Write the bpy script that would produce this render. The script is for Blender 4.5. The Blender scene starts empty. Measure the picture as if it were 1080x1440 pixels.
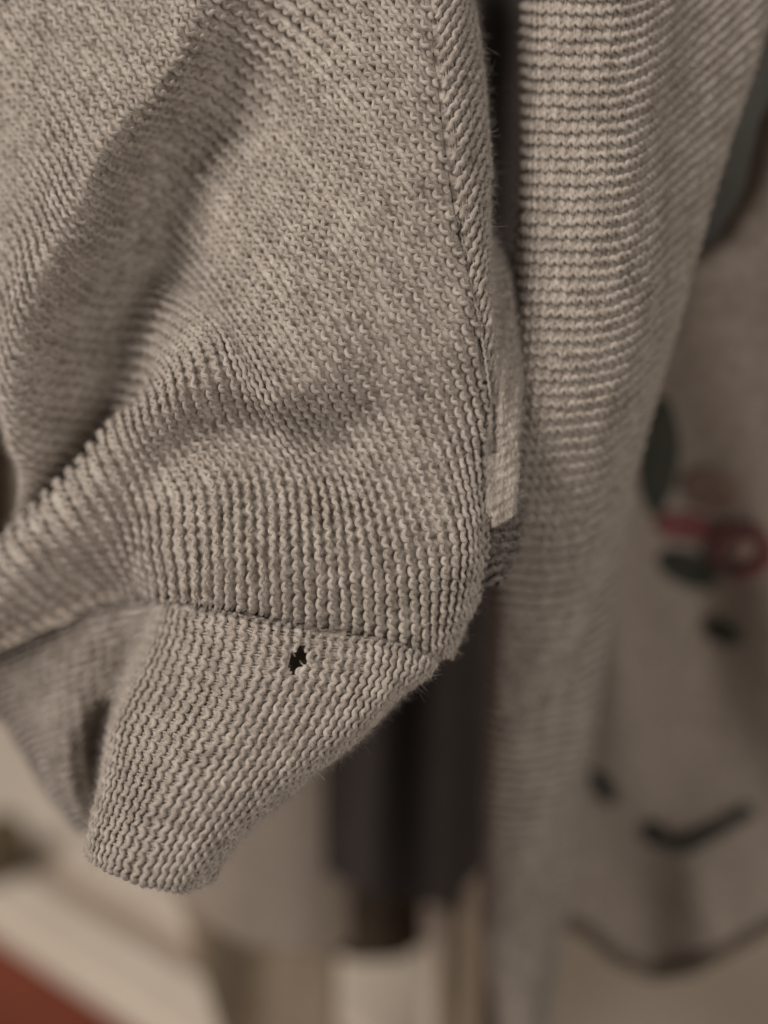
import bpy, math, random
import numpy as np
from mathutils import Vector, Matrix

random.seed(7)
rng = np.random.default_rng(11)
scene = bpy.context.scene
col = scene.collection

# ------------------------------------------------------------------ camera
PITCH = math.radians(20)          # the phone looks down at the hanging clothes
FPX = 1500.0                      # focal length in photo pixels (photo 1080 x 1440)
CAM = np.array([0.0, 0.0, 1.30])
FOCUS = 0.150
FWD = np.array([0, math.cos(PITCH), -math.sin(PITCH)])
UPV = np.array([0, math.sin(PITCH), math.cos(PITCH)])
RGT = np.array([1.0, 0, 0])

cam = bpy.data.cameras.new('camera')
camo = bpy.data.objects.new('camera', cam)
col.objects.link(camo)
camo.location = CAM
camo.rotation_euler = (math.radians(90) - PITCH, 0, 0)
cam.sensor_fit = 'VERTICAL'
cam.sensor_height = 24.0
cam.sensor_width = 18.0
cam.lens = FPX / 1440 * 24.0
cam.clip_start = 0.005
cam.clip_end = 50
cam.dof.use_dof = True
cam.dof.focus_distance = FOCUS
cam.dof.aperture_fstop = 3.1
scene.camera = camo

# ------------------------------------------------------------------ light
world = bpy.data.worlds.new('World')
scene.world = world
world.use_nodes = True
bg = world.node_tree.nodes['Background']
bg.inputs[0].default_value = (1.0, 0.93, 0.86, 1)
bg.inputs[1].default_value = 0.12


def area(name, pos, target, size, power, colour):
    l = bpy.data.lights.new(name, 'AREA')
    l.shape = 'DISK'
    l.size = size
    l.energy = power
    l.color = colour
    o = bpy.data.objects.new(name, l)
    col.objects.link(o)
    o.location = pos
    d = Vector(target) - Vector(pos)
    o.rotation_euler = d.to_track_quat('-Z', 'Y').to_euler()
    return o


area('ceiling_lamp', (-0.78, -0.36, 2.12), (0, 0.15, 1.2), 0.65, 17.0, (1.0, 0.95, 0.90))
area('fill_lamp', (0.55, -1.05, 1.30), (0.05, 0.2, 1.2), 0.6, 6.5, (1.0, 0.945, 0.89))  # added fill, brightens the lower half of the tall fold and the background

vs = scene.view_settings
vs.view_transform = 'Standard'
vs.look = 'None'
vs.exposure = -0.12
vs.gamma = 1.0
vs.use_curve_mapping = False


# ------------------------------------------------------------------ helpers
def to3d(px, py, d):
    """photo pixel + depth (m) -> world point"""
    px = np.asarray(px, float); py = np.asarray(py, float); d = np.asarray(d, float)
    x = (px - 540) / FPX * d
    y = (720 - py) / FPX * d
    return CAM + x[..., None] * RGT + y[..., None] * UPV + d[..., None] * FWD


def hermite(x, Y, xq):
    """cubic Hermite with 3-point tangents; x (n), Y (n,k), xq (m) -> (m,k)"""
    x = np.asarray(x, float); Y = np.asarray(Y, float)
    h = np.diff(x); sec = np.diff(Y, axis=0) / h[:, None]
    m = np.empty_like(Y)
    m[1:-1] = (sec[:-1] * h[1:, None] + sec[1:] * h[:-1, None]) / (h[:-1] + h[1:])[:, None]
    m[0] = sec[0]; m[-1] = sec[-1]
    i = np.clip(np.searchsorted(x, xq) - 1, 0, len(x) - 2)
    t = ((xq - x[i]) / h[i])[:, None]; hh = h[i][:, None]
    t2 = t * t; t3 = t2 * t
    return ((2*t3 - 3*t2 + 1) * Y[i] + (t3 - 2*t2 + t) * hh * m[i]
            + (-2*t3 + 3*t2) * Y[i+1] + (t3 - t2) * hh * m[i+1])


def curve_y(pts):
    a = np.array(pts, float)
    return lambda x: np.interp(x, a[:, 0], a[:, 1])


def smooth_noise(n, m, cells, seed):
    r = np.random.default_rng(seed)
    cn, cm = max(2, int(n / cells)) + 3, max(2, int(m / cells)) + 3
    g = r.standard_normal((cn, cm))
    xi = np.linspace(0, cn - 1.001, n); yi = np.linspace(0, cm - 1.001, m)
    a = hermite(np.arange(cn), g, xi)
    return hermite(np.arange(cm), a.T, yi).T


class Surf:
    """A draped piece of cloth: guide lines s -> list of (px, py, dz mm); tau = arc length (mm)."""
    def __init__(self, guides, anchor, ref, depth0=FOCUS, ds=0.25, dtau=0.25, bump=0.15, seed=1, deform=None):
        ks = sorted(guides)
        G = np.array([guides[k] for k in ks], float)        # ng, nst, 3
        S = np.arange(ks[0], ks[-1] + 1e-6, ds)
        ng, nst, _ = G.shape
        C = hermite(np.array(ks, float), G.reshape(ng, -1), S).reshape(len(S), nst, 3)
        rows = []
        lo, hi = 1e9, -1e9
        for j in range(len(S)):
            c = C[j]
            w = c * np.array([1, 1, 10.0])
            u = np.concatenate([[0], np.cumsum(np.maximum(np.linalg.norm(np.diff(w, axis=0), axis=1), 1.0) ** 0.75)])
            uq = np.linspace(0, u[-1], 500)
            q = hermite(u, c, uq)
            d = depth0 + q[:, 2] / 1000.0
            if deform is not None:
                d = d + deform(q[:, 0], q[:, 1]) / 1000.0
            p = to3d(q[:, 0], q[:, 1], d)
            L = np.concatenate([[0], np.cumsum(np.linalg.norm(np.diff(p, axis=0), axis=1))]) * 1000
            L = L - np.interp(u[anchor], uq, L)
            rows.append((L, p, q))
            lo = min(lo, L[0]); hi = max(hi, L[-1])
        T = np.arange(math.ceil(lo / dtau) * dtau, hi, dtau)
        self.S, self.T, self.ds, self.dt = S, T, ds, dtau
        self.ref = (int((ref - S[0]) / ds), int((0 - T[0]) / dtau))
        self.P = np.empty((len(S), len(T), 3)); self.X = np.empty((len(S), len(T), 2))
        self.valid = np.zeros((len(S), len(T)), bool)
        for j, (L, p, q) in enumerate(rows):
            for k in range(3):
                self.P[j, :, k] = np.interp(T, L, p[:, k])
            self.X[j, :, 0] = np.interp(T, L, q[:, 0]); self.X[j, :, 1] = np.interp(T, L, q[:, 1])
            self.valid[j] = (T >= L[0]) & (T <= L[-1])
        # linear extrapolation outside so that normals stay finite
        for j in range(len(S)):
            v = np.where(self.valid[j])[0]
            a, b = v[0], v[-1]
            if a > 0:
                k = np.arange(a)[:, None] - a
                self.P[j, :a] = self.P[j, a] + k * (self.P[j, a+1] - self.P[j, a])
            if b < len(T) - 1:
                k = np.arange(b + 1, len(T))[:, None] - b
                self.P[j, b+1:] = self.P[j, b] + k * (self.P[j, b] - self.P[j, b-1])
        N = self._normals()
        if bump:
            nz = smooth_noise(len(S), len(T), 28, seed) * bump + smooth_noise(len(S), len(T), 9, seed + 5) * bump * 0.35
            self.P = self.P + N * (nz / 1000.0)[..., None]
            N = self._normals()
        self.N = N

    def _normals(self):
        dS = np.gradient(self.P, axis=0); dT = np.gradient(self.P, axis=1)
        N = np.cross(dT, dS)
        for _ in range(3):                                   # soften
            N[1:-1] = (N[:-2] + 2 * N[1:-1] + N[2:]) / 4
            N[:, 1:-1] = (N[:, :-2] + 2 * N[:, 1:-1] + N[:, 2:]) / 4
        N /= np.maximum(np.linalg.norm(N, axis=2, keepdims=True), 1e-12)
        v = (CAM - self.P); v /= np.linalg.norm(v, axis=2, keepdims=True)
        i, j = self.ref
        if (N * v).sum(2)[i, j] < 0:                         # the outside faces the viewer at the reference stitch
            N = -N
        return N

    def ev(self, s, t):
        a = np.clip((s - self.S[0]) / self.ds, 0, len(self.S) - 1.001)
        b = np.clip((t - self.T[0]) / self.dt, 0, len(self.T) - 1.001)
        i = a.astype(int); j = b.astype(int)
        fa = (a - i)[..., None]; fb = (b - j)[..., None]

        def bl(A):
            return ((A[i, j] * (1-fb) + A[i, j+1] * fb) * (1-fa) + (A[i+1, j] * (1-fb) + A[i+1, j+1] * fb) * fa)
        return bl(self.P), bl(self.N), bl(self.X), self.valid[i, j]


def mesh_obj(name, V, F, mat, parent=None, smooth=True, attrs=None):
    me = bpy.data.meshes.new(name)
    V = np.ascontiguousarray(V, np.float32)
    F = np.ascontiguousarray(F, np.int32)
    k = F.shape[1]
    me.vertices.add(len(V)); me.vertices.foreach_set('co', V.ravel())
    me.loops.add(F.size); me.loops.foreach_set('vertex_index', F.ravel())
    me.polygons.add(len(F))
    me.polygons.foreach_set('loop_start', np.arange(0, F.size, k, dtype=np.int32))
    me.polygons.foreach_set('loop_total', np.full(len(F), k, np.int32))
    if smooth:
        me.polygons.foreach_set('use_smooth', np.ones(len(F), bool))
    if attrs is not None:
        for an, av in attrs.items():
            at = me.attributes.new(an, 'FLOAT_VECTOR', 'POINT')
            at.data.foreach_set('vector', np.ascontiguousarray(av, np.float32).ravel())
    me.update(calc_edges=True)
    me.materials.append(mat)
    o = bpy.data.objects.new(name, me)
    col.objects.link(o)
    if parent is not None:
        o.parent = parent
        o.matrix_parent_inverse = parent.matrix_world.inverted()
    return o


def thing(name, label, cat, loc, group=None):
    o = bpy.data.objects.new(name, None)
    col.objects.link(o)
    o.location = loc
    o.empty_display_size = 0.01
    o['label'] = label; o['category'] = cat
    if group: o['group'] = group
    o.matrix_world = Matrix.Translation(Vector(loc))
    return o


TWIST = 1.1


def tube_data(P, N, r, ns, u0=0.0):
    """tube round the polyline P with reference normals N; returns V, F, fib"""
    n = len(P)
    T = np.gradient(P, axis=0)
    T /= np.maximum(np.linalg.norm(T, axis=1, keepdims=True), 1e-12)
    B = np.cross(T, N); B /= np.maximum(np.linalg.norm(B, axis=1, keepdims=True), 1e-12)
    M = np.cross(B, T)
    ph = np.linspace(0, 2 * np.pi, ns, endpoint=False)
    r = np.broadcast_to(np.asarray(r, float), (n,))
    V = P[:, None] + r[:, None, None] * (np.cos(ph)[None, :, None] * M[:, None] + np.sin(ph)[None, :, None] * B[:, None])
    L = np.concatenate([[0], np.cumsum(np.linalg.norm(np.diff(P, axis=0), axis=1))]) * 1000 + u0
    a = ph[None, :] + TWIST * L[:, None]
    fib = np.stack([np.repeat(L[:, None], ns, 1), np.cos(a), np.sin(a)], -1)
    i = np.arange(n - 1)[:, None] * ns; j = np.arange(ns)[None, :]; j2 = (j + 1) % ns
    F = np.stack([i + j, i + j2, i + ns + j2, i + ns + j], -1).reshape(-1, 4)
    return V.reshape(-1, 3), F, fib.reshape(-1, 3)


def tube_batch(P, N, r, ns, u0):
    """many short tubes at once; P, N (m, k, 3), r (k)"""
    m, k, _ = P.shape
    T = np.gradient(P, axis=1); T /= np.maximum(np.linalg.norm(T, axis=2, keepdims=True), 1e-12)
    B = np.cross(T, N); B /= np.maximum(np.linalg.norm(B, axis=2, keepdims=True), 1e-12)
    M = np.cross(B, T)
    ph = np.linspace(0, 2 * np.pi, ns, endpoint=False)
    V = P[:, :, None] + np.asarray(r)[None, :, None, None] * (np.cos(ph)[None, None, :, None] * M[:, :, None] + np.sin(ph)[None, None, :, None] * B[:, :, None])
    fib = np.stack([np.broadcast_to(u0[:, None, None] + np.arange(k)[None, :, None] * 0.4, (m, k, ns)),
                    np.broadcast_to(np.cos(ph), (m, k, ns)), np.broadcast_to(np.sin(ph), (m, k, ns))], -1)
    base = np.arange(m)[:, None, None] * k * ns; i = np.arange(k - 1)[None, :, None] * ns; j = np.arange(ns)[None, None, :]; j2 = (j + 1) % ns
    F = np.stack([base + i + j, base + i + j2, base + i + ns + j2, base + i + ns + j], -1).reshape(-1, 4)
    return V.reshape(-1, 3), F, fib.reshape(-1, 3)


def knit(surf, rows, inside, mat, parent, name='yarn_row', W=1.9, r=0.37, A=0.13, kap=0.12, zs=0.11, K=9, ns=7,
         legs=True, jitter=1.0, min_st=2, rseed=3):
    """reverse stocking stitch: each row is a zigzag ridge of interlocked loops, with the loop legs sunk between the ridges"""
    rg = np.random.default_rng(rseed)
    roots = []
    t0 = math.floor(surf.T[0] / W) ; t1 = math.ceil(surf.T[-1] / W)
    st = np.arange(t0, t1)
    for s in rows:
        tc = (st + 0.5) * W
        P, N, X, ok = surf.ev(np.full(len(tc), float(s)), tc)
        m = ok & inside(X[:, 0], X[:, 1], np.full(len(tc), float(s))) & (X[:, 0] > -70) & (X[:, 0] < 1150) & (X[:, 1] > -70) & (X[:, 1] < 1510)
        idx = np.where(m)[0]
        if len(idx) == 0:
            continue
        runs = np.split(idx, np.where(np.diff(idx) > 1)[0] + 1)
        Vs, Fs, As = [], [], []
        off = 0
        for run in runs:
            if len(run) < min_st:
                continue
            n = len(run)
            i0 = st[run[0]]
            fr = np.arange(n * K + 1) / K
            ph = fr * 2 * np.pi
            nd = np.arange(0, n + 0.51, 0.5)                     # one knot per half stitch
            def sm(sd):
                return np.interp(fr, nd, rg.normal(0, sd * jitter, len(nd)))
            amp = A * (1 + sm(0.22))
            sy = s + amp * (np.sin(ph) + kap * np.sin(2 * ph)) + sm(0.045)
            tx = (i0 + fr + sm(0.05)) * W
            pa, pb = surf.ev(np.full(len(tx), s - 0.4), tx)[0], surf.ev(np.full(len(tx), s + 0.4), tx)[0]
            qa, qb = surf.ev(np.full(len(tx), float(s)), tx - 0.5)[0], surf.ev(np.full(len(tx), float(s)), tx + 0.5)[0]
            tg = qb - qa; tg /= np.maximum(np.linalg.norm(tg, axis=1, keepdims=True), 1e-9)
            tx = tx - np.clip(((pb - pa) * tg).sum(1) / 0.8 * 1000, -3, 3) * (sy - s)
            zz = zs * np.cos(ph) + sm(0.06)
            P, N, X, ok = surf.ev(sy, tx)
            Q = P + N * (zz / 1000.0)[:, None]
            rr = r * (1 + 0.10 * np.cos(2 * ph) + sm(0.11)) / 1000.0
            rr[0] *= 0.3; rr[-1] *= 0.3
            V, F, A_ = tube_data(Q, N, rr, ns, u0=rg.uniform(0, 500))
            Vs.append(V); Fs.append(F + off); As.append(A_); off += len(V)
            if legs:
                lt = np.concatenate([(i0 + np.arange(n) + 0.25) * W, (i0 + np.arange(n) + 0.62) * W])
                lt = lt + rg.normal(0, 0.05 * W, len(lt))
                f4 = np.array([0.08, 0.5, 0.92])
                ls = s + f4[None, :] + np.zeros((len(lt), 1)); lz = np.array([-0.22, -0.42, -0.22])
                P4, N4, X4, _ = surf.ev(ls, lt[:, None] + W * 0.10 * (f4 - 0.5)[None, :])
                keep = inside(X4[..., 0], X4[..., 1], ls).all(1)
                P4, N4, lt = P4[keep], N4[keep], lt[keep]
                V, F, A_ = tube_batch(P4 + N4 * (lz / 1000)[None, :, None], N4, r * 0.55 / 1000 * np.ones(3), 4, rg.uniform(0, 500, len(lt)))
                Vs.append(V); Fs.append(F + off); As.append(A_); off += len(V)
            roots.append((Q[::2], N[::2], X[::2]))
        if Vs:
            mesh_obj(name, np.concatenate(Vs), np.concatenate(Fs), mat, parent, attrs={'fib': np.concatenate(As)})
    return roots


def sheet(name, surf, inside, mat, parent, off=-0.40, ss=2, tt=3):
    """the cloth body under the loops"""
    P = surf.P[::ss, ::tt] + surf.N[::ss, ::tt] * off / 1000.0
    X = surf.X[::ss, ::tt]; ok = surf.valid[::ss, ::tt]
    n, m = ok.shape
    Sg = np.repeat(surf.S[::ss][:, None], m, 1)
    msk = ok & inside(X[..., 0], X[..., 1], Sg)
    idx = np.arange(n * m).reshape(n, m)
    f = msk[:-1, :-1] & msk[1:, :-1] & msk[:-1, 1:] & msk[1:, 1:]
    F = np.stack([idx[:-1, :-1], idx[1:, :-1], idx[1:, 1:], idx[:-1, 1:]], -1)[f]
    used, inv = np.unique(F.ravel(), return_inverse=True)
    V = P.reshape(-1, 3)[used]
    F = inv.reshape(-1, 4)
    fib = np.stack([V[:, 0] * 1000, V[:, 1] * 1000 * 0.5, V[:, 2] * 1000 * 0.5], -1)
    return mesh_obj(name, V, F, mat, parent, attrs={'fib': fib})


def fuzz(name, roots, mat, parent, per=1.0, length=(0.5, 1.6), rad=0.011, seed=5, lay=0.9):
    """loose fibres standing off the yarn, thin curled ribbons"""
    rg = np.random.default_rng(seed)
    Q = np.concatenate([a for a, _, _ in roots]); N = np.concatenate([b for _, b, _ in roots])
    k = rg.integers(0, len(Q), int(len(Q) * per))
    Q, N = Q[k], N[k]
    n = len(Q)
    Q = Q + rg.normal(0, 0.00018, (n, 3))
    d = N + rg.normal(0, lay, (n, 3)); d /= np.linalg.norm(d, axis=1, keepdims=True)
    c = rg.normal(0, 1, (n, 3))
    ln = (rg.uniform(length[0], length[1], n) * rg.uniform(0.35, 1.0, n))[:, None] / 1000
    b0 = Q + N * 0.00030
    pts = np.stack([b0, b0 + d * ln * 0.4 + c * ln * 0.08, b0 + d * ln * 0.75 + c * ln * 0.30, b0 + d * ln + c * ln * 0.62], 1)
    T = np.gradient(pts, axis=1)
    B = np.cross(T, rg.normal(0, 1, (n, 1, 3))); B /= np.maximum(np.linalg.norm(B, axis=2, keepdims=True), 1e-12)
    rr = (rad / 1000 * np.array([1, 1, 0.9, 0.4]))[None, :, None]
    V = np.stack([pts - B * rr, pts + B * rr], 2)                 # n,4,2,3
    base = np.arange(n)[:, None] * 8; i = np.arange(3)[None, :] * 2
    F = np.stack([base + i, base + i + 1, base + i + 3, base + i + 2], -1).reshape(-1, 4)
    fib = np.repeat(rg.uniform(0, 400, (n, 1, 3)), 8, 1).reshape(-1, 3)
    o = mesh_obj(name, V.reshape(-1, 3), F, mat, parent, attrs={'fib': fib})
    o['kind'] = 'stuff'
    return o


# ------------------------------------------------------------------ materials
def new_mat(name):
    m = bpy.data.materials.new(name); m.use_nodes = True
    nt = m.node_tree
    return m, nt, nt.nodes['Principled BSDF']


def srgb(r, g, b):
    f = lambda c: ((c / 255 + 0.055) / 1.055) ** 2.4 if c > 10 else c / 255 / 12.92
    return (f(r), f(g), f(b), 1)


def yarn_mat(name, light, mid, dark, bump=0.35):
    """melange wool: fibres of three shades, twisted along the yarn"""
    m, nt, bs = new_mat(name)
    L = nt.links
    at = nt.nodes.new('ShaderNodeAttribute'); at.attribute_name = 'fib'
    mp = nt.nodes.new('ShaderNodeMapping'); mp.inputs['Scale'].default_value = (0.9, 3.2, 3.2)
    L.new(at.outputs['Vector'], mp.inputs['Vector'])
    n1 = nt.nodes.new('ShaderNodeTexNoise'); n1.inputs['Scale'].default_value = 1.0
    n1.inputs['Detail'].default_value = 4; n1.inputs['Roughness'].default_value = 0.65
    L.new(mp.outputs[0], n1.inputs['Vector'])
    mp2 = nt.nodes.new('ShaderNodeMapping'); mp2.inputs['Scale'].default_value = (0.45, 0.35, 0.35)
    L.new(at.outputs['Vector'], mp2.inputs['Vector'])
    n2 = nt.nodes.new('ShaderNodeTexNoise'); n2.inputs['Scale'].default_value = 1.0; n2.inputs['Detail'].default_value = 2
    L.new(mp2.outputs[0], n2.inputs['Vector'])
    geo = nt.nodes.new('ShaderNodeNewGeometry')
    n3 = nt.nodes.new('ShaderNodeTexNoise'); n3.inputs['Scale'].default_value = 260; n3.inputs['Detail'].default_value = 3
    L.new(geo.outputs['Position'], n3.inputs['Vector'])
    ad = nt.nodes.new('ShaderNodeMath'); ad.operation = 'ADD'
    m2 = nt.nodes.new('ShaderNodeMath'); m2.operation = 'MULTIPLY'; m2.inputs[1].default_value = 0.5
    L.new(n2.outputs['Fac'], m2.inputs[0])
    L.new(n1.outputs['Fac'], ad.inputs[0]); L.new(m2.outputs[0], ad.inputs[1])
    ad2 = nt.nodes.new('ShaderNodeMath'); ad2.operation = 'MULTIPLY_ADD'
    L.new(n3.outputs['Fac'], ad2.inputs[0]); ad2.inputs[1].default_value = 0.3; L.new(ad.outputs[0], ad2.inputs[2])
    cr = nt.nodes.new('ShaderNodeValToRGB')
    sc = nt.nodes.new('ShaderNodeMapRange'); sc.inputs['From Min'].default_value = 0.60; sc.inputs['From Max'].default_value = 1.42
    L.new(ad2.outputs[0], sc.inputs['Value'])
    e = cr.color_ramp.elements
    e[0].position = 0.12; e[0].color = dark
    e[1].position = 0.80; e[1].color = light
    k = cr.color_ramp.elements.new(0.42); k.color = mid
    L.new(sc.outputs[0], cr.inputs['Fac'])
    L.new(cr.outputs['Color'], bs.inputs['Base Color'])
    bs.inputs['Roughness'].default_value = 0.85
    bs.inputs['Specular IOR Level'].default_value = 0.25
    bs.inputs['Sheen Weight'].default_value = 0.25
    bs.inputs['Sheen Roughness'].default_value = 0.5
    mpb = nt.nodes.new('ShaderNodeMapping'); mpb.inputs['Scale'].default_value = (1.6, 5.5, 5.5)
    L.new(at.outputs['Vector'], mpb.inputs['Vector'])
    nb = nt.nodes.new('ShaderNodeTexNoise'); nb.inputs['Scale'].default_value = 1.0; nb.inputs['Detail'].default_value = 3
    L.new(mpb.outputs[0], nb.inputs['Vector'])
    bp = nt.nodes.new('ShaderNodeBump'); bp.inputs['Strength'].default_value = bump; bp.inputs['Distance'].default_value = 0.00025
    L.new(nb.outputs['Fac'], bp.inputs['Height']); L.new(bp.outputs[0], bs.inputs['Normal'])
    return m


def cloth_mat(name, c1, c2, scale=220, bump=0.5, rough=0.9, bscale=900):
    m, nt, bs = new_mat(name)
    L = nt.links
    tc = nt.nodes.new('ShaderNodeNewGeometry')
    n = nt.nodes.new('ShaderNodeTexNoise'); n.inputs['Scale'].default_value = scale; n.inputs['Detail'].default_value = 5
    L.new(tc.outputs['Position'], n.inputs['Vector'])
    cr = nt.nodes.new('ShaderNodeValToRGB')
    cr.color_ramp.elements[0].position = 0.3; cr.color_ramp.elements[0].color = c1
    cr.color_ramp.elements[1].position = 0.7; cr.color_ramp.elements[1].color = c2
    L.new(n.outputs['Fac'], cr.inputs['Fac']); L.new(cr.outputs[0], bs.inputs['Base Color'])
    bs.inputs['Roughness'].default_value = rough
    bs.inputs['Specular IOR Level'].default_value = 0.2
    bs.inputs['Sheen Weight'].default_value = 0.1
    n2 = nt.nodes.new('ShaderNodeTexNoise'); n2.inputs['Scale'].default_value = bscale; n2.inputs['Detail'].default_value = 3
    L.new(tc.outputs['Position'], n2.inputs['Vector'])
    bp = nt.nodes.new('ShaderNodeBump'); bp.inputs['Strength'].default_value = bump; bp.inputs['Distance'].default_value = 0.0005
    L.new(n2.outputs['Fac'], bp.inputs['Height']); L.new(bp.outputs[0], bs.inputs['Normal'])
    return m


M_yarn = yarn_mat('melange_wool', srgb(208, 198, 188), srgb(178, 166, 154), srgb(122, 110, 99))
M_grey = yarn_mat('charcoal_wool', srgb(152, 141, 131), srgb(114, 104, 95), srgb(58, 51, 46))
M_fuzz = yarn_mat('wool_fibre', srgb(215, 206, 196), srgb(185, 175, 164), srgb(115, 103, 94), bump=0)
M_sweater = cloth_mat('embroidered_knit', srgb(136, 124, 113), srgb(160, 147, 135), scale=350)
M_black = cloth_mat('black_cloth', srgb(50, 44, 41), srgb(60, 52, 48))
M_taupe = cloth_mat('taupe_cloth', srgb(148, 134, 122), srgb(164, 150, 136))
M_brown = cloth_mat('brown_cloth', srgb(122, 107, 90), srgb(138, 122, 104))
M_board = cloth_mat('white_board', srgb(206, 191, 174), srgb(214, 200, 184), scale=30, bump=0.05, rough=0.5)
M_floor = cloth_mat('red_brown_floor', srgb(104, 52, 36), srgb(128, 64, 44), scale=14, bump=0.1, rough=0.45)
M_red = cloth_mat('red_thread', srgb(120, 70, 70), srgb(134, 82, 82), scale=500)
M_maroon = cloth_mat('maroon_thread', srgb(112, 74, 69), srgb(126, 86, 80), scale=500)
M_green = cloth_mat('dark_green_thread', srgb(52, 53, 45), srgb(66, 66, 56), scale=500)
M_pink = cloth_mat('pale_pink_thread', srgb(176, 146, 136), srgb(190, 160, 148), scale=500)
M_bronze = cloth_mat('dark_bronze', srgb(70, 58, 42), srgb(92, 78, 56), scale=60, bump=0.1, rough=0.4)

# ------------------------------------------------------------------ setting: wardrobe base board and floor
BOARD_Z = CAM[2] - 0.36


def hit_z(px, py, z):
    d = (px - 540) / FPX * RGT + (720 - py) / FPX * UPV + FWD
    k = (z - CAM[2]) / d[2]
    return CAM + d * k


def prism(name, poly, z0, z1, mat, parent=None, bevel=0.002):
    import bmesh
    bm = bmesh.new()
    vs_ = [bm.verts.new((p[0], p[1], z1)) for p in poly]
    f = bm.faces.new(vs_)
    ext = bmesh.ops.extrude_face_region(bm, geom=[f])
    bmesh.ops.translate(bm, verts=[v for v in ext['geom'] if isinstance(v, bmesh.types.BMVert)], vec=(0, 0, z0 - z1))
    bmesh.ops.recalc_face_normals(bm, faces=bm.faces)
    if bevel:
        bmesh.ops.bevel(bm, geom=list(bm.edges), offset=bevel, segments=3, affect='EDGES')
    me = bpy.data.meshes.new(name); bm.to_mesh(me); bm.free()
    for p in me.polygons: p.use_smooth = False
    me.materials.append(mat)
    o = bpy.data.objects.new(name, me); col.objects.link(o)
    if parent is not None: o.parent = parent
    return o


fl = prism('floor', [(-0.9, -0.2), (-0.04, -0.2), (-0.04, 0.7), (-0.9, 0.7)], BOARD_Z - 0.06, BOARD_Z - 0.016, M_floor, bevel=0)
fl['kind'] = 'structure'
# the front edge of the board runs diagonally through the lower left corner of the picture
A = hit_z(-60, 1262, BOARD_Z); Bq = hit_z(330, 1515, BOARD_Z)
e = (Bq - A)[:2]; e = e / np.linalg.norm(e)
nrm = np.array([-e[1], e[0]])
if nrm[1] < 0: nrm = -nrm
A2, B2 = A[:2] - e * 1.2, A[:2] + e * 1.6
lip = 0.034
board = prism('wardrobe_board', [A2 + nrm * (lip + 0.012), B2 + nrm * (lip + 0.012), B2 + nrm * 0.95, A2 + nrm * 0.95], BOARD_Z - 0.015, BOARD_Z, M_board)
board['kind'] = 'structure'
rail = prism('wardrobe_rail', [A2, B2, B2 + nrm * lip, A2 + nrm * lip], BOARD_Z - 0.015, BOARD_Z + 0.001, M_board, bevel=0.004)
rail['kind'] = 'structure'
M_groove_shade = cloth_mat('groove_shade', srgb(160, 140, 122), srgb(170, 150, 132), scale=40, bump=0.05, rough=0.5)
groove = prism('wardrobe_groove', [A2 + nrm * 0.02, B2 + nrm * 0.02, B2 + nrm * 0.09, A2 + nrm * 0.09], BOARD_Z - 0.0155, BOARD_Z - 0.003, M_groove_shade, bevel=0)  # brown colour stands in for the shade inside the groove
groove['kind'] = 'structure'
back = prism('wardrobe_back', [A2 + nrm * 0.95, B2 + nrm * 0.95, B2 + nrm * 0.97, A2 + nrm * 0.97], BOARD_Z - 0.015, BOARD_Z + 1.6, M_board, bevel=0)
back['kind'] = 'structure'

# unidentified dark blob, given a turned shape, standing on the board at the left edge of the picture
kc = hit_z(6, 1222, BOARD_Z)
prof = np.array([[0.0005, 0.030], [0.008, 0.029], [0.0125, 0.025], [0.014, 0.019], [0.012, 0.013], [0.008, 0.010], [0.0075, 0.006], [0.011, 0.004], [0.0135, 0.002], [0.0135, 0.0], [0.0005, 0.0]])
an = np.linspace(0, 2 * np.pi, 36, endpoint=False)
kv = np.stack([prof[:, None, 0] * np.cos(an), prof[:, None, 0] * np.sin(an), np.repeat(prof[:, 1:2], 36, 1)], -1) + np.array([kc[0], kc[1], BOARD_Z])
ii = np.arange(len(prof) - 1)[:, None] * 36; jj = np.arange(36)[None, :]; j2_ = (jj + 1) % 36
kn = mesh_obj('dark_blob', kv.reshape(-1, 3), np.stack([ii + jj, ii + j2_, ii + 36 + j2_, ii + 36 + jj], -1).reshape(-1, 4), M_bronze)
kn['label'] = 'small dark blurred ornament on the pale board at the left picture edge'; kn['category'] = 'blob'

# ------------------------------------------------------------------ background garments (hang in folds)
def hanging(name, label, cat, mat, xs, ytop, hem, depth, folds, thick=0.0016, nx=90, ny=90, group=None):
    """a cloth panel with pleats and a rounded lower hem; xs photo columns, hem(x) photo row, depth(x,y)->m"""
    X = np.linspace(xs[0], xs[1], nx)
    u = np.linspace(0, 1, nx)
    V = []
    for side in (0, 1):
        for j in range(ny):
            t = j / (ny - 1)
            yb = hem(X)
            Y = ytop + (yb - ytop) * t
            d = depth(X, Y) + folds(u, t)
            if side: d = d + thick * (1 - 0.0 * t)
            V.append(to3d(X, Y, d))
    V = np.concatenate(V)
    idx = np.arange(2 * nx * ny).reshape(2, ny, nx)
    F = []
    f = idx[0]; b_ = idx[1]
    F.append(np.stack([f[:-1, :-1], f[1:, :-1], f[1:, 1:], f[:-1, 1:]], -1).reshape(-1, 4))
    F.append(np.stack([b_[:-1, :-1], b_[:-1, 1:], b_[1:, 1:], b_[1:, :-1]], -1).reshape(-1, 4))
    F.append(np.stack([f[-1, :-1], b_[-1, :-1], b_[-1, 1:], f[-1, 1:]], -1))
    F.append(np.stack([f[:-1, 0], b_[:-1, 0], b_[1:, 0], f[1:, 0]], -1))
    F.append(np.stack([f[:-1, -1], f[1:, -1], b_[1:, -1], b_[:-1, -1]], -1))
    o = mesh_obj(name, V, np.concatenate(F), mat)
    if label:
        o['label'] = label; o['category'] = cat
        if group: o['group'] = group
    return o


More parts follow.
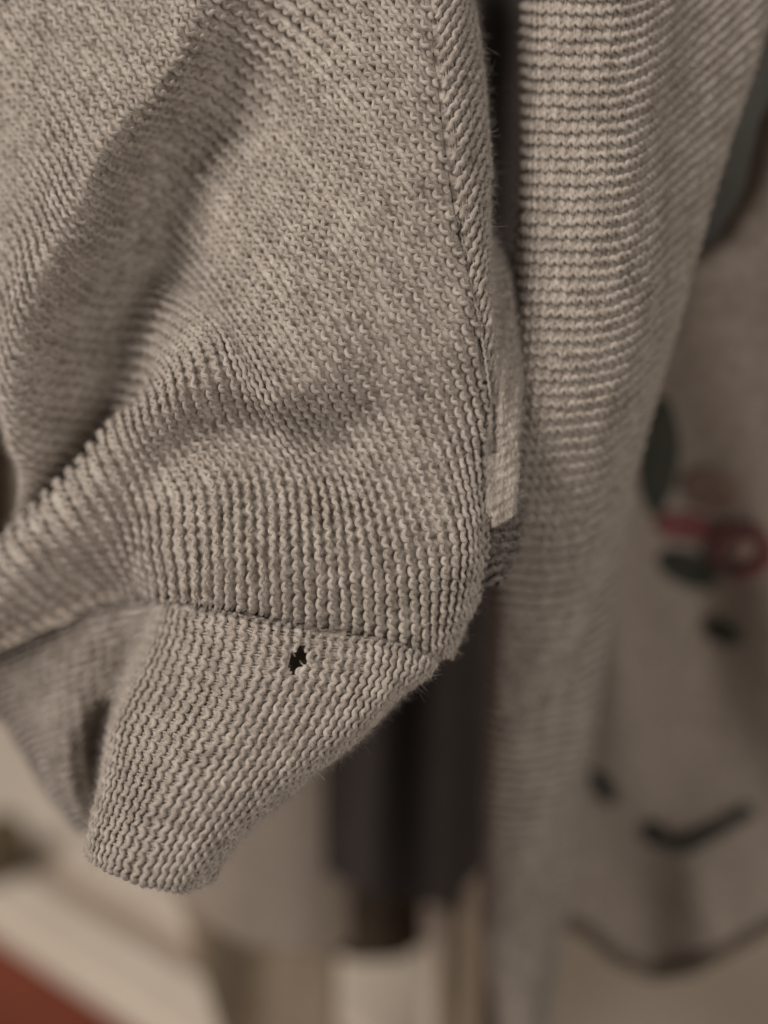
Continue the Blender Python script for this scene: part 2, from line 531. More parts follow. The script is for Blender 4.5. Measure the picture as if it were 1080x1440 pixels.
hanging('black_garment', 'black cloth garment hanging in folds behind the sleeve', 'garment', M_black, (430, 770), -250,
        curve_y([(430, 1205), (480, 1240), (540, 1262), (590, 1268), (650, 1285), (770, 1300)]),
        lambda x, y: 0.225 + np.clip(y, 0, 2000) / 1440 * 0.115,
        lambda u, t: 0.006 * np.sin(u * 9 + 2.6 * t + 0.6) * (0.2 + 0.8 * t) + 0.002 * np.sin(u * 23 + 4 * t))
hanging('brown_skirt', 'dim brown garment whose rounded hem shows just under the black garment', 'garment', cloth_mat('dark_brown_cloth', srgb(98, 85, 72), srgb(112, 98, 84)), (440, 640), 800,
        curve_y([(440, 1335), (500, 1352), (560, 1350), (605, 1325), (640, 1270)]),
        lambda x, y: 0.385 + 0 * y,
        lambda u, t: 0.009 * np.sin(u * 10 + 1.5 * t) * (0.3 + 0.7 * t))
hanging('taupe_garment', 'blurred taupe garment with rounded hem hanging below the cuff', 'garment', M_taupe, (225, 492), 600,
        curve_y([(225, 1180), (255, 1255), (290, 1298), (340, 1328), (400, 1342), (460, 1338), (505, 1325)]),
        lambda x, y: 0.255 + np.clip(y - 600, 0, 2000) / 1440 * 0.11,
        lambda u, t: 0.004 * np.sin(u * 6 + 2.2 + 1.5 * t) * (0.3 + 0.7 * t) + 0.035 * u ** 7)
hanging('brown_garment', 'brown garment hem lowest of all, behind the taupe garment', 'garment', M_brown, (225, 475), 900,
        curve_y([(225, 1200), (255, 1280), (290, 1390), (330, 1520), (475, 1530)]),
        lambda x, y: 0.36 + 0 * y,
        lambda u, t: 0.012 * np.sin(u * 9 + 1 + 2 * t) * (0.3 + 0.7 * t))
hanging('pale_lit_edge', 'thin pale strip put in as the lit edge of the narrow dark garment', 'garment', M_board, (596, 652), 1120,  # lit edge of the narrow garment, built as a pale strip
        curve_y([(596, 1600), (652, 1600)]),
        lambda x, y: 0.345 + 0 * y + 0.0008 * np.abs(x - (624 - 0.05 * (y - 1200))),
        lambda u, t: 0.02 * u)
hanging('narrow_garment', 'narrow dark taupe garment hanging left of the tall knitted fold', 'garment', M_brown, (628, 740), 1000,
        curve_y([(628, 1580), (740, 1580)]),
        lambda x, y: 0.325 + 0.0002 * np.maximum(1250 - y, 0),
        lambda u, t: 0.006 * np.sin(u * 9 + t))
hanging('charcoal_gap_fill', 'added charcoal cloth darkening the narrow gap at the upper right', 'garment', cloth_mat('charcoal_cloth', srgb(54, 52, 47), srgb(64, 61, 56)), (880, 1500), -350,  # added so that the gap reads dark instead of showing the pale back
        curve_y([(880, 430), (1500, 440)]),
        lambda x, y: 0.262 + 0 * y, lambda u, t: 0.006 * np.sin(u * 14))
hanging('dark_gap_fill', 'added dark brown cloth darkening the gap at the left edge, above the folded cuff', 'garment', M_brown, (-120, 60), 480,  # added behind the left gap to make it dark
        curve_y([(-120, 830), (60, 830)]),
        lambda x, y: 0.27 + 0 * y, lambda u, t: 0.006 * np.sin(u * 11))

# ------------------------------------------------------------------ embroidered sweater on the right
EX = curve_y([(-300, 1330), (-50, 1190), (100, 1102), (170, 1068), (270, 1046), (335, 1006), (380, 930), (560, 880), (620, 860), (1000, 800), (1300, 740), (1400, 730)])
HEM = curve_y([(700, 1275), (785, 1292), (830, 1312), (870, 1348), (920, 1368), (970, 1360), (1020, 1334), (1080, 1302), (1200, 1262), (1400, 1250)])


def edepth(x, y):
    d = np.interp(y, [-300, 200, 400, 700, 1000, 1300, 1500], [0.168, 0.184, 0.200, 0.244, 0.262, 0.275, 0.29])
    d = d + 0.012 * np.exp(-((x - (960 - 0.06 * (y - 900))) / 70.0) ** 2) * (1 / (1 + np.exp(-(y - 760) / 60.0)))
    d = d - 0.012 * np.exp(-((x - (985 + 0.18 * (y - 1250))) / 75.0) ** 2) * np.exp(-((y - 1250) / 130.0) ** 2)
    d = d + 0.006 * np.sin((x - 0.25 * y) / 38.0) * np.clip((y - 250) / 600, 0.15, 1)
    d = d + 0.008 * np.exp(-(np.maximum(x - EX(y), 0) / 22.0))
    return d


emb = thing('embroidered_sweater', 'blurred beige sweater embroidered with red flower and dark green leaves, scalloped hem', 'sweater',
            to3d(980, 900, 0.30))
ny_, nx_ = 150, 90
Yr = np.linspace(0, 1, ny_)
Vf = []
for off in (0, 0.0022):
    for t in Yr:
        u = np.linspace(0, 1, nx_)
        yy = -280 + (1380 + 280) * t
        x0 = EX(yy); x = x0 + (1420 - x0) * u
        yb = HEM(x)
        y = -280 + (yb + 280) * t
        x = EX(y) + (1420 - EX(y)) * u
        Vf.append(to3d(x, y, edepth(x, y) + off))
Vf = np.concatenate(Vf)
ix = np.arange(2 * nx_ * ny_).reshape(2, ny_, nx_)
f, b_ = ix[0], ix[1]
Fe = np.concatenate([
    np.stack([f[:-1, :-1], f[1:, :-1], f[1:, 1:], f[:-1, 1:]], -1).reshape(-1, 4),
    np.stack([b_[:-1, :-1], b_[:-1, 1:], b_[1:, 1:], b_[1:, :-1]], -1).reshape(-1, 4),
    np.stack([f[-1, :-1], b_[-1, :-1], b_[-1, 1:], f[-1, 1:]], -1),
    np.stack([f[:-1, 0], b_[:-1, 0], b_[1:, 0], f[1:, 0]], -1)])
mesh_obj('knit_front', Vf, Fe, M_sweater, emb)
# rolled hem
hx = np.linspace(720, 1380, 160); hy = HEM(hx)
hp = to3d(hx, hy, edepth(hx, hy))
V, F, fb = tube_data(hp, np.tile(-FWD, (len(hp), 1)), 0.0021, 10)
mesh_obj('hem', V, F, cloth_mat('dark_hem', srgb(92, 80, 70), srgb(106, 92, 80)), emb)


def satin(name, cx, cy, lx, ly, rot, mat, shape='leaf', n=16):
    """a satin stitched motif: parallel threads lying across a leaf or petal outline"""
    Vs, Fs = [], []; off = 0
    c, s_ = math.cos(rot), math.sin(rot)
    for i in range(n):
        t = -1 + 2 * (i + 0.5) / n
        w = ly * (math.sqrt(max(0, 1 - t * t)) if shape == 'petal' else (1 - t * t) ** 0.85)
        k = np.linspace(-1, 1, 9)
        lx_ = t * lx + 0 * k; ly_ = k * w
        x = cx + c * lx_ - s_ * ly_; y = cy + s_ * lx_ + c * ly_
        d = edepth(x, y) - 0.0006 - 0.0016 * np.sqrt(np.maximum(0, 1 - k * k)) * (0.4 + 0.6 * (w / ly))
        P = to3d(x, y, d)
        V, F, _ = tube_data(P, np.tile(-FWD, (9, 1)), 0.62 * lx * 2 / n / FPX * 0.28, 6)
        Vs.append(V); Fs.append(F + off); off += len(V)
    return mesh_obj(name, np.concatenate(Vs), np.concatenate(Fs), mat, emb)


satin('embroidered_leaf', 926, 642, 82, 25, math.radians(94), M_green)
satin('embroidered_petal', 962, 740, 40, 19, math.radians(6), M_red, 'petal')
for q in range(7):
    an_ = math.radians(20 + q * 51.4)
    satin('embroidered_petal', 1042 + 36 * math.cos(an_), 774 + 30 * math.sin(an_), 18 + 5 * math.sin(q * 2.3), 9 + 3 * math.cos(q * 1.7), an_ + math.radians(90), M_maroon if q in (2, 3, 4) else M_red, 'petal', 10)
satin('embroidered_petal', 1000, 688, 40, 28, math.radians(15), cloth_mat('brown_smudge', srgb(124, 102, 90), srgb(140, 118, 104), scale=500), 'petal')  # faint brownish smudge, put in as a petal close to the cloth colour
satin('embroidered_flower_centre', 1044, 772, 17, 14, 0, M_pink, 'petal', 10)
satin('embroidered_leaf', 968, 800, 44, 22, math.radians(22), M_green, 'petal')
satin('embroidered_leaf', 1016, 889, 27, 16, math.radians(25), M_green, 'petal')
satin('embroidered_leaf', 850, 1108, 24, 13, math.radians(60), M_green, 'petal')
satin('embroidered_leaf', 921, 1173, 18, 16, math.radians(30), M_green, 'petal')
sx = np.linspace(0, 1, 30)
sp = hermite(np.array([0, .35, .7, 1.0]), np.array([[925, 1182], [965, 1188], [1005, 1168], [1056, 1138]], float), sx)
V, F, _ = tube_data(to3d(sp[:, 0], sp[:, 1], edepth(sp[:, 0], sp[:, 1]) - 0.0012), np.tile(-FWD, (30, 1)), 0.0019, 8)
mesh_obj('embroidered_stem', V, F, M_green, emb)

# ------------------------------------------------------------------ tall knitted fold of the sweater body
XL = curve_y([(-120, 740), (0, 737), (250, 731), (400, 722), (550, 716), (700, 702), (850, 692), (950, 690), (1100, 682), (1250, 676), (1350, 685), (1440, 702), (1600, 730)])
XR = curve_y([(-200, 975), (0, 962), (300, 944), (450, 924), (600, 894), (750, 868), (900, 845), (1050, 825), (1280, 790), (1440, 765), (1600, 745)])
FXR = curve_y([(-300, 1260), (-100, 1160), (0, 1128), (80, 1093), (150, 1064), (230, 1026), (300, 1000), (340, 986), (450, 952), (560, 918), (650, 893), (750, 872), (900, 848), (1440, 767), (1600, 747)])
DB = curve_y([(-200, 156), (0, 156), (300, 156), (500, 158), (600, 161), (700, 168), (800, 177), (900, 187), (1000, 199), (1200, 222), (1440, 250), (1600, 268)])
gB = {}
rr_ = 0.0; Yp = -140.0
Ys = np.arange(-140, 1601, 60.0)
for Y in Ys:
    rr_ += (Y - Yp) * float(DB((Y + Yp) / 2)) / 1000 / 3.1
    Yp = Y
    xl = float(XL(Y)); up = 52 * (1 if Y < 600 else max(0.25, 1 - (Y - 600) / 500))
    yc = Y - up; xr = float(XR(yc)); w = xr - xl
    d0 = float(DB(Y)) - 150
    fx = float(FXR(yc - 30)); k = (fx - xr)
    sc = 1 + d0 / 150
    gB[rr_] = [(xl + 40, Y - 6, d0 + 40 * sc), (xl + 9, Y - 3, d0 + 18 * sc), (xl, Y, d0 + 8 * sc), (xl + .13 * w, Y + 5, d0 + 2 * sc), (xl + .40 * w, Y + 8, d0),
               (xl + .66 * w, Y + 2, d0 + 0.5), (xl + .86 * w, Y - up * .42, d0 + 4 * sc), (xr, yc, d0 + 9 * sc),
               (xr + .5 * k, yc - .45 * k, d0 + 13 * sc), (fx, yc - .95 * k, d0 + 18 * sc), (fx - 3, yc - 1.2 * k - 8, d0 + 30 * sc), (fx - 45, yc - 1.2 * k - 12, d0 + 42 * sc)]
sB = Surf(gB, 4, 20, bump=0.25, seed=21)
body = thing('knitted_sweater', 'tall vertical fold of beige melange knitwear with horizontal rows beside the sleeve', 'sweater', to3d(800, 1500, 0.31))
inB = lambda x, y, s: np.ones(np.shape(x), bool)
p1 = sheet('knit_panel', sB, inB, M_yarn, body, ss=2, tt=3)
visB = lambda x, y, s: (y < 1500)
nB = int(gB and max(gB))
near = [r for r in np.arange(1, nB, 0.93) if np.interp(r, sorted(gB), Ys) < 820]
far = [r for r in np.arange(1, nB, 0.93) if r > max(near)]
rootsB = knit(sB, near, inB, M_yarn, p1, W=1.45, r=0.36, A=0.17, kap=0.2, zs=0.13, K=8, ns=6, rseed=8)
rootsB2 = knit(sB, far, inB, M_yarn, p1, W=1.42, r=0.45, K=5, ns=4, legs=False, rseed=9)
fuzz('wool_fuzz', rootsB, M_fuzz, body, per=1.2, length=(0.4, 1.4), seed=31)

# ------------------------------------------------------------------ the sleeve
sleeve = thing('sweater_sleeve', 'beige melange knitted sleeve hanging in front, small dark hole beside its cuff seam', 'sleeve', to3d(260, 1250, 0.15))

g = {}
g[-20] = [(-30, 860, 40), (-40, 865, 36), (-60, 870, 34), (-75, 880, 34), (-90, 890, 34), (-110, 900, 33), (-130, 905, 32), (-150, 910, 28), (-145, 925, 26), (-120, 940, 28), (-95, 945, 32), (-70, 945, 36), (-50, 940, 39), (-25, 935, 42)]
g[-16] = [(20, 790, 36), (15, 795, 32), (0, 805, 30), (-15, 815, 30), (-35, 830, 31), (-60, 840, 30), (-80, 848, 29), (-95, 855, 24), (-88, 870, 20), (-65, 888, 20), (-38, 902, 22), (-8, 908, 25), (15, 908, 27), (35, 905, 29)]
g[-12] = [(30, 720, 34), (28, 725, 31), (20, 740, 29), (18, 752, 29), (10, 770, 31), (-5, 782, 31), (-20, 790, 29), (-35, 795, 24), (-28, 812, 20), (-5, 835, 20), (20, 855, 22), (50, 872, 25), (70, 878, 27), (97, 874, 28)]
g[-8] = [(22, 660, 30), (24, 668, 26), (28, 680, 22), (38, 695, 23), (50, 715, 27), (50, 725, 30), (42, 728, 27), (30, 730, 21), (35, 745, 17), (55, 775, 17), (80, 805, 20), (110, 828, 23), (132, 842, 25), (152, 856, 26)]
g[-4] = [(5, 600, 27), (8, 610, 22), (14, 625, 18), (40, 650, 19), (75, 660, 23), (100, 668, 28), (106, 668, 25), (95, 662, 17), (102, 680, 12), (120, 714, 12), (142, 750, 14.5), (162, 785, 18), (178, 815, 20), (192, 852, 22)]
g[0] = [(-12, 520, 22), (-4, 540, 17), (8, 562, 14), (50, 590, 17), (100, 598, 22), (140, 603, 26), (158, 602, 22), (152, 594, 13), (158, 615, 8.5), (173, 648, 8.5), (191, 688, 10), (204, 732, 10), (209, 785, 10.5), (224, 862, 13)]
g[4] = [(-20, 385, 18), (2, 430, 13), (17, 480, 10), (60, 520, 14), (110, 531, 19.5), (155, 540, 23), (190, 550, 19), (198, 554, 10), (204, 580, 5), (214, 610, 5.5), (236, 642, 8), (264, 685, 5), (272, 780, 1.5), (275, 874, 3.5)]
g[8] = [(-30, 270, 18), (15, 325, 12), (42, 417, 8), (85, 455, 14), (125, 467, 20), (160, 468, 23), (195, 472, 20), (228, 486, 10.5), (252, 515, 3), (259, 560, 1.5), (276, 604, 5.5), (322, 658, 5), (335, 780, -0.5), (338, 886, 2)]
g[12] = [(-35, 195, 17), (25, 245, 11), (78, 342, 6), (115, 388, 12.5), (152, 402, 19), (190, 404, 21.5), (225, 412, 18.5), (268, 435, 10.5), (305, 475, 3), (324, 530, 0.5), (343, 592, 4.5), (387, 658, 4.5), (399, 780, -1), (402, 898, 1.5)]
g[16] = [(-30, 130, 15), (45, 200, 9), (108, 305, 5), (150, 335, 11.5), (190, 342, 17.5), (230, 364, 19.0), (270, 398, 15.5), (315, 450, 8.5), (352, 510, 2), (376, 560, 0), (405, 612, 4), (446, 665, 4), (463, 780, -1), (468, 906, 1.5)]
g[20] = [(-20, 0, 12), (60, 120, 7), (132, 240, 4), (165, 262, 10.5), (205, 275, 16), (245, 300, 17.0), (285, 340, 13), (335, 405, 6.5), (385, 480, 1), (424, 545, -0.5), (460, 605, 3.8), (500, 670, 3.4), (527, 780, -1), (534, 918, 2)]
g[24] = [(40, -20, 10), (110, 80, 6), (178, 178, 4), (205, 187, 9), (240, 196, 13.5), (275, 218, 14), (315, 258, 10.5), (365, 325, 5.0), (425, 420, 0.5), (475, 505, -0.2), (516, 582, 3), (558, 668, 2.6), (591, 780, 0), (598, 932, 3.5)]
g[28] = [(120, -30, 8), (170, 45, 5), (222, 128, 3), (250, 136, 7.5), (285, 150, 11.5), (325, 178, 12.0), (365, 218, 9), (425, 302, 3.5), (495, 405, 0), (552, 500, 0), (598, 590, 2.4), (634, 685, 2), (653, 780, 1.5), (630, 930, 6)]
g[32] = [(190, -45, 8), (225, 12, 5), (258, 62, 3), (295, 74, 7), (330, 92, 9.5), (370, 124, 9.5), (415, 168, 6.5), (480, 258, 2.0), (560, 380, 0), (622, 480, 0.5), (657, 575, 2.8), (675, 685, 4), (680, 780, 5), (643, 918, 11)]
g[36] = [(250, -80, 8), (270, -45, 5), (295, -10, 3), (335, 18, 5), (375, 46, 6), (415, 78, 5), (460, 122, 3), (535, 222, 0.5), (615, 346, 0), (672, 432, 1.5), (706, 548, 6), (704, 680, 11), (700, 780, 13), (650, 905, 19)]
g[40] = [(330, -110, 8), (350, -80, 5), (370, -60, 3), (400, -40, 4), (435, -10, 4.5), (475, 28, 4), (515, 76, 2), (585, 170, 0), (650, 268, 0.5), (695, 370, 3), (735, 500, 8), (735, 680, 18), (720, 780, 22), (660, 900, 27)]
g[44] = [(400, -140, 8), (420, -115, 5), (440, -95, 3), (470, -70, 3), (500, -40, 3), (535, 0, 2), (570, 50, 1), (625, 135, 0), (680, 222, 2), (720, 340, 5), (755, 480, 10), (760, 680, 24), (740, 780, 30), (670, 900, 34)]
g[48] = [(470, -170, 8), (490, -150, 5), (510, -130, 3), (535, -105, 2), (560, -75, 2), (590, -30, 1), (620, 20, 0.5), (665, 95, 1), (710, 180, 4), (745, 300, 8), (780, 460, 14), (785, 680, 30), (760, 780, 36), (680, 900, 40)]
g[52] = [(540, -200, 8), (560, -180, 5), (580, -160, 3), (600, -135, 2), (620, -110, 2), (650, -60, 1), (672, -15, 1), (705, 55, 3), (745, 140, 7), (770, 260, 12), (805, 440, 18), (810, 680, 36), (780, 780, 42), (690, 900, 46)]

CUFFSEAM = curve_y([(-200, 990), (-60, 938), (0, 910), (50, 885), (100, 862), (150, 846), (190, 840), (230, 846), (300, 858), (400, 876), (500, 893), (560, 906), (610, 922), (640, 930), (800, 960)])
SEAMX = curve_y([(-200, 596), (0, 608), (100, 615), (200, 627), (300, 643), (400, 664), (500, 682), (560, 690), (620, 695)])


def dip(x, y):
    """cloth sinks into the seams"""
    a = 1.5 * np.exp(-((y - CUFFSEAM(x)) / 9.0) ** 2)
    b = 0.9 * np.exp(-((x - SEAMX(y)) / 8.0) ** 2) * (y < 640)
    return a + b


sM = Surf(g, 8, 20, bump=0.22, seed=2, deform=dip)
inM = lambda x, y, s: (y < CUFFSEAM(x) - np.where(x < 235, -3, 3)) & np.where(y < 600, x < SEAMX(y) - 3, s < 33.6)
inMs = lambda x, y, s: (y < CUFFSEAM(x) + np.where(x < 235, -4, 6)) & np.where(y < 600, x < SEAMX(y) + 5, s < 34)
panel = sheet('sleeve_panel', sM, inMs, M_yarn, sleeve, off=-0.82)
rM = knit(sM, range(-19, 52), inM, M_yarn, panel, W=1.72, r=0.36, A=0.14, zs=0.12, K=9, ns=7, legs=False, rseed=4)

# side panel beyond the long seam: its rows meet the front rows as a chevron
SILX = curve_y([(-300, 646), (0, 658), (80, 670), (150, 679), (250, 688), (330, 688), (400, 691), (460, 701), (520, 716), (600, 728), (700, 734), (760, 733), (900, 720)])
def front_depth(x, y):
    q = np.where(sM.valid, (sM.X[..., 0] - x) ** 2 + (sM.X[..., 1] - y) ** 2, 1e9)
    q[sM.S > 40 if y > 300 else sM.S > 60] = 1e9
    i, j = np.unravel_index(np.argmin(q), q.shape)
    return float((sM.P[i, j] - CAM) @ FWD) * 1000 - 150


gR = {}
for i, y0 in enumerate(np.arange(-150, 1060, 32.0)):
    tuck = min(max((y0 - 570) / 60, 0), 1)
    xs_ = float(SEAMX(min(y0, 600))) * (1 - tuck) + 682 * tuck
    rise = 1.0 if y0 < 480 else max(1.0, 1.0 + (y0 - 480) / 160)
    y1 = y0 - 34 * rise; y2 = y0 - 80 * rise; y3 = y0 - 105 * rise; y4 = y0 - 140 * rise
    x2 = float(SILX(y2)); ww = max(x2 - xs_, 14)
    z0 = (front_depth(xs_, y0) - 0.9) * (1 - tuck) + 5.0 * tuck if y0 < 640 else 5.0
    z2 = max(z0 + 1.5, 4.5)
    gR[i * 1.6] = [(xs_ - 16, y0 + 22, z0 + 2.5), (xs_ - 2, y0 + 2, z0 + .1), (xs_ + .45 * ww, y1, z0 * .8 + z2 * .2), (x2 - 4, y2, z2), (x2, y3, z2 + 4), (x2 - 4, y4, z2 + 10), (x2 - 40, y4 - 45, z2 + 19)]
sR = Surf(gR, 2, 10, bump=0.2, seed=6, deform=lambda x, y: dip(x, y))
RHEM = curve_y([(640, 736), (680, 737), (700, 734), (714, 727), (724, 714), (733, 692), (760, 660)])
inR = lambda x, y, s: (y < RHEM(x)) & ((x > SEAMX(np.minimum(y, 600)) + 3) | (y > 590))
inRs = lambda x, y, s: (y < RHEM(x) + 2) & ((x > SEAMX(np.minimum(y, 600)) - 3) | (y > 600))
side = sheet('side_panel', sR, inRs, M_yarn, sleeve)
rR = knit(sR, range(0, int(max(gR))), inR, M_yarn, side, W=1.85, rseed=14)

# charcoal facing that shows under the side panel
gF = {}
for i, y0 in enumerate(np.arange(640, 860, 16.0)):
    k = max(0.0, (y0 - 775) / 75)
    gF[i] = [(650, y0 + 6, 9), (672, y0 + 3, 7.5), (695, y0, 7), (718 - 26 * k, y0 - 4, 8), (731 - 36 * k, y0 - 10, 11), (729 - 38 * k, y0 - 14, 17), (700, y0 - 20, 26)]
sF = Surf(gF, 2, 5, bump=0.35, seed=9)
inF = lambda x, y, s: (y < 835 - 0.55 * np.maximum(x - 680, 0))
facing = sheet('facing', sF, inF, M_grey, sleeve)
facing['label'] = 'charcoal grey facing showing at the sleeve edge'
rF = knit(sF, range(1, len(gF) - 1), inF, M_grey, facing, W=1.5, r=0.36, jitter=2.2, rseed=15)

# cuff
c = {}
c[-13] = [(205, 848, 28), (192, 890, 30), (172, 950, 30), (156, 1010, 27), (148, 1080, 22), (142, 1140, 18), (139, 1193, 16), (142, 1195, 18.2), (148, 1182, 19.2)]
c[-6] = [(222, 842, 16), (208, 890, 19), (183, 950, 18), (160, 1010, 15.5), (147, 1080, 12), (136, 1140, 10), (131, 1197, 8.5), (134, 1199, 10.7), (140, 1186, 11.7)]
c[0] = [(242, 840, 9), (234, 890, 9), (210, 950, 8), (178, 1020, 6), (156, 1090, 4.5), (138, 1150, 3.5), (128, 1204, 2.5), (131, 1206, 4.7), (137, 1193, 5.7)]
c[5] = [(306, 850, 2), (302, 905, 2), (280, 970, 1.5), (245, 1040, -0.5), (212, 1100, -2), (182, 1160, -2.5), (160, 1223, -3), (163, 1225, -0.7999999999999998), (169, 1212, 0.20000000000000018)]
c[9] = [(372, 862, 1), (368, 920, -1), (345, 985, -2), (310, 1055, -3), (274, 1115, -4), (240, 1175, -4.5), (211, 1241, -5), (214, 1243, -2.8), (220, 1230, -1.7999999999999998)]
c[13] = [(438, 873, 1), (432, 930, -1), (410, 990, -2), (374, 1060, -3), (333, 1125, -4), (292, 1185, -4), (256, 1247, -4), (259, 1249, -1.7999999999999998), (265, 1236, -0.7999999999999998)]
c[17] = [(503, 884, 1), (497, 938, -0.5), (472, 995, -1.5), (434, 1060, -2), (388, 1116, -1.5), (336, 1172, -0.5), (287, 1239, 1), (290, 1241, 3.2), (296, 1228, 4.2)]
c[22] = [(565, 897, 1.5), (560, 945, 0.5), (529, 1000, 0.5), (481, 1054, 2), (424, 1100, 4), (354, 1158, 6), (297, 1225, 8), (300, 1227, 10.2), (306, 1214, 11.2)]
c[27] = [(610, 912, 4), (606, 942, 4), (553, 988, 7), (496, 1042, 10), (431, 1090, 12), (361, 1144, 14), (299, 1212, 16), (302, 1214, 18.2), (308, 1201, 19.2)]
c[33] = [(620, 922, 12), (600, 938, 13), (548, 975, 16), (488, 1030, 18), (425, 1078, 20), (356, 1132, 22), (292, 1202, 23), (295, 1204, 25.2), (301, 1191, 26.2)]
c[41] = [(560, 915, 26), (540, 940, 28), (490, 980, 30), (430, 1030, 31), (370, 1078, 32), (310, 1132, 32), (260, 1200, 31), (263, 1198, 29), (266, 1188, 28)]
c[51] = [(400, 880, 32), (390, 920, 34), (350, 980, 36), (300, 1040, 36), (260, 1090, 35), (215, 1140, 33), (190, 1200, 30), (193, 1198, 28), (196, 1188, 27)]
c[59] = [(260, 850, 33), (245, 890, 36), (220, 950, 37), (190, 1010, 34), (170, 1080, 30), (155, 1140, 26), (150, 1198, 23), (153, 1196, 21), (156, 1186, 20)]
c[66] = [(x + 4, y, z + 2) for x, y, z in c[-13]]
HOLE = (420, 927, 10.5, 20.5, math.radians(18))


def in_hole(x, y, grow=0.0):
    dx, dy = x - HOLE[0], y - HOLE[1]
    cc, ss = math.cos(HOLE[4]), math.sin(HOLE[4])
    u = dx * cc + dy * ss; v = -dx * ss + dy * cc
    return (u / (HOLE[2] + grow)) ** 2 + (v / (HOLE[3] + grow)) ** 2 < 1


def dipc(x, y):
    a = 1.5 * np.exp(-((y - CUFFSEAM(x)) / 9.0) ** 2)
    return a


sC = Surf(c, 3, 10, bump=0.18, seed=3, deform=dipc)
inC = lambda x, y, s: ((y > CUFFSEAM(x) + 4) | (s > 31)) & (~in_hole(x, y) | (s > 31))
inCs = lambda x, y, s: ((y > CUFFSEAM(x) - 3) | (s > 31)) & (~in_hole(x, y, -1) | (s > 31))
cuff = sheet('cuff', sC, inCs, M_yarn, sleeve, ss=1, tt=2)
rC = knit(sC, np.arange(-12, 34, 0.92), inC, M_yarn, cuff, W=1.66, r=0.37, A=0.17, rseed=24)
rC2 = knit(sC, range(34, 66), inC, M_yarn, cuff, W=1.9, r=0.45, K=5, ns=4, legs=False, rseed=25)

# left lobe of the cuff, folded back out of focus
l = {}
l[0] = [(240, 838, 13), (205, 840, 22), (160, 846, 27), (110, 862, 29.5), (55, 884, 31), (0, 910, 33), (-60, 940, 36.5), (-100, 975, 50)]
l[4] = [(236, 868, 15), (206, 880, 23), (164, 890, 27), (112, 905, 28), (60, 925, 29), (10, 945, 32), (-30, 968, 40), (-50, 1000, 56)]
l[8] = [(220, 908, 16), (190, 922, 25), (152, 938, 29), (108, 955, 28), (68, 970, 29), (28, 984, 33), (2, 995, 42), (0, 1015, 58)]
l[12] = [(200, 955, 17), (172, 970, 26), (144, 986, 30), (112, 1002, 28), (80, 1015, 28), (48, 1026, 32), (28, 1035, 42), (25, 1050, 58)]
l[16] = [(184, 1005, 22), (160, 1018, 36), (136, 1032, 36), (112, 1045, 29), (86, 1055, 28), (65, 1065, 33), (50, 1070, 43), (48, 1085, 58)]
l[20] = [(174, 1056, 24), (154, 1070, 39), (136, 1080, 39), (116, 1090, 31), (97, 1098, 30), (82, 1103, 36), (72, 1108, 46), (70, 1120, 60)]
l[24] = [(166, 1108, 26), (152, 1120, 40), (142, 1128, 40), (128, 1135, 35), (116, 1140, 35), (106, 1144, 40), (100, 1146, 50), (98, 1155, 62)]
l[27] = [(160, 1150, 30), (152, 1158, 40), (146, 1162, 43), (138, 1166, 42), (131, 1168, 43), (126, 1170, 47), (122, 1172, 54), (120, 1176, 64)]
sL = Surf(l, 3, 6, bump=0.5, seed=12, deform=dipc)
inL = lambda x, y, s: (y > CUFFSEAM(x) - 2)
inLs = lambda x, y, s: (y > CUFFSEAM(x) - 4)
lobe = sheet('folded_cuff_side', sL, inLs, M_yarn, sleeve)
rL = knit(sL, range(1, 27), inL, M_yarn, lobe, W=2.0, r=0.42, K=7, ns=5, legs=False, rseed=27)

# back of the sleeve, closing the tube
bp = {}
for k_ in range(0, 53, 4):
    p0 = np.array(g[k_][0], float); e_ = np.array([min(max(g[k_][13][0], 215), 655), 905, 32.0])
    mid = lambda f, z: tuple(np.append(p0[:2] * (1 - f) + e_[:2] * f, z))
    bp[k_] = [tuple(p0 + np.array([2, 2, -1.5])), tuple(p0 + np.array([-6, -6, 4])), mid(.12, 30), mid(.35, 42), mid(.6, 44), mid(.85, 38), tuple(e_)]
sK = Surf(bp, 4, 20, bump=0.5, seed=17)
sheet('back_panel', sK, lambda x, y, s: np.ones(np.shape(x), bool), M_yarn, sleeve, off=0, ss=2, tt=6)

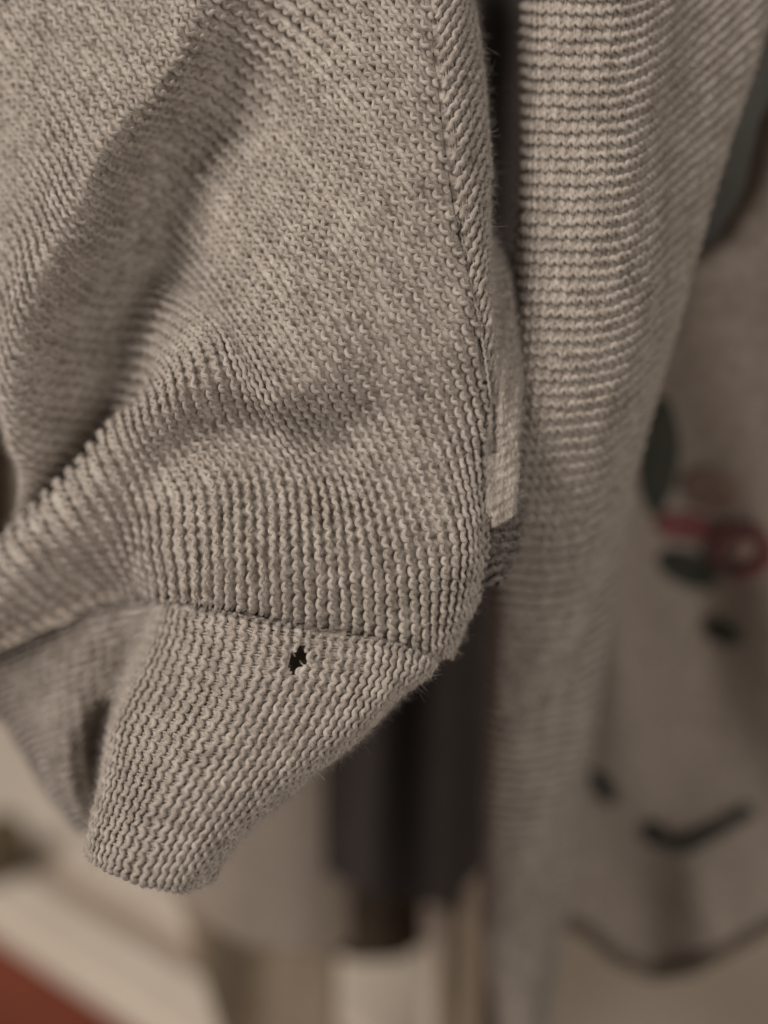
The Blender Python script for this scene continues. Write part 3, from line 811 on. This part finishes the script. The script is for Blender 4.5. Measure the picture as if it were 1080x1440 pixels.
# seam threads lying at the bottom of the seams
def seam_thread(pts, dz, name='seam_thread'):
    a = np.array(pts, float)
    u = np.concatenate([[0], np.cumsum(np.linalg.norm(np.diff(a, axis=0), axis=1))])
    q = hermite(u, a, np.linspace(0, u[-1], 160))
    w = np.linspace(0, u[-1], 160)
    P = to3d(q[:, 0] + 1.2 * np.sin(w * 0.55), q[:, 1] + 1.2 * np.cos(w * 0.55), 0.150 + (q[:, 2] + dz) / 1000)
    V, F, A_ = tube_data(P, np.tile(-FWD, (len(P), 1)), 0.00022, 6)
    return mesh_obj(name, V, F, M_yarn, sleeve, attrs={'fib': A_})


seam_thread([(240, 848, 10), (300, 858, 2.5), (400, 876, 0.5), (500, 893, 0.8), (560, 906, 2.0), (612, 922, 6)], 2.1)
seam_thread([(606, -30, 1), (615, 100, 0.2), (627, 200, 0.2), (643, 300, 0.2), (664, 400, 0.5), (682, 500, 1.4), (690, 560, 3)], 1.5)

# broken loops round the hole
def loose_loop(pts, r=0.37):
    a = np.array(pts, float)
    q = hermite(np.arange(len(a)), a, np.linspace(0, len(a) - 1, 26))
    P = to3d(q[:, 0], q[:, 1], 0.150 + q[:, 2] / 1000)
    rad = np.full(26, r / 1000); rad[0] *= .4; rad[-1] *= .4
    V, F, A_ = tube_data(P, np.tile(-FWD, (26, 1)), rad, 8, u0=random.uniform(0, 300))
    return mesh_obj('broken_loop', V, F, M_yarn, cuff, attrs={'fib': A_}), P


loops = []
for pts in ([(446, 936, 0.4), (440, 931, -1.2), (434, 926, -1.6), (437, 919, -1.4), (446, 918, 0)],
            [(436, 955, 0.2), (428, 951, -1.4), (419, 949, -1.5), (420, 942, -1.2), (431, 941, -0.4)]):
    o, P = loose_loop(pts); loops.append((P[::4], np.tile(-FWD, (len(P[::4]), 1)), np.zeros((len(P[::4]), 2))))

for pts in ([(404, 912, -0.2), (411, 917, 0.1), (415, 923, 0.9)], [(432, 938, -0.3), (425, 934, 0.2), (421, 928, 1.0)]):
    loose_loop(pts, 0.13)

# fibre halo
fuzz('wool_fuzz', rM, M_fuzz, sleeve, per=2.4, length=(0.4, 1.5), rad=0.013, seed=41)
fuzz('wool_fuzz', rC + rR + rF + loops, M_fuzz, sleeve, per=3.0, length=(0.4, 1.5), seed=43)
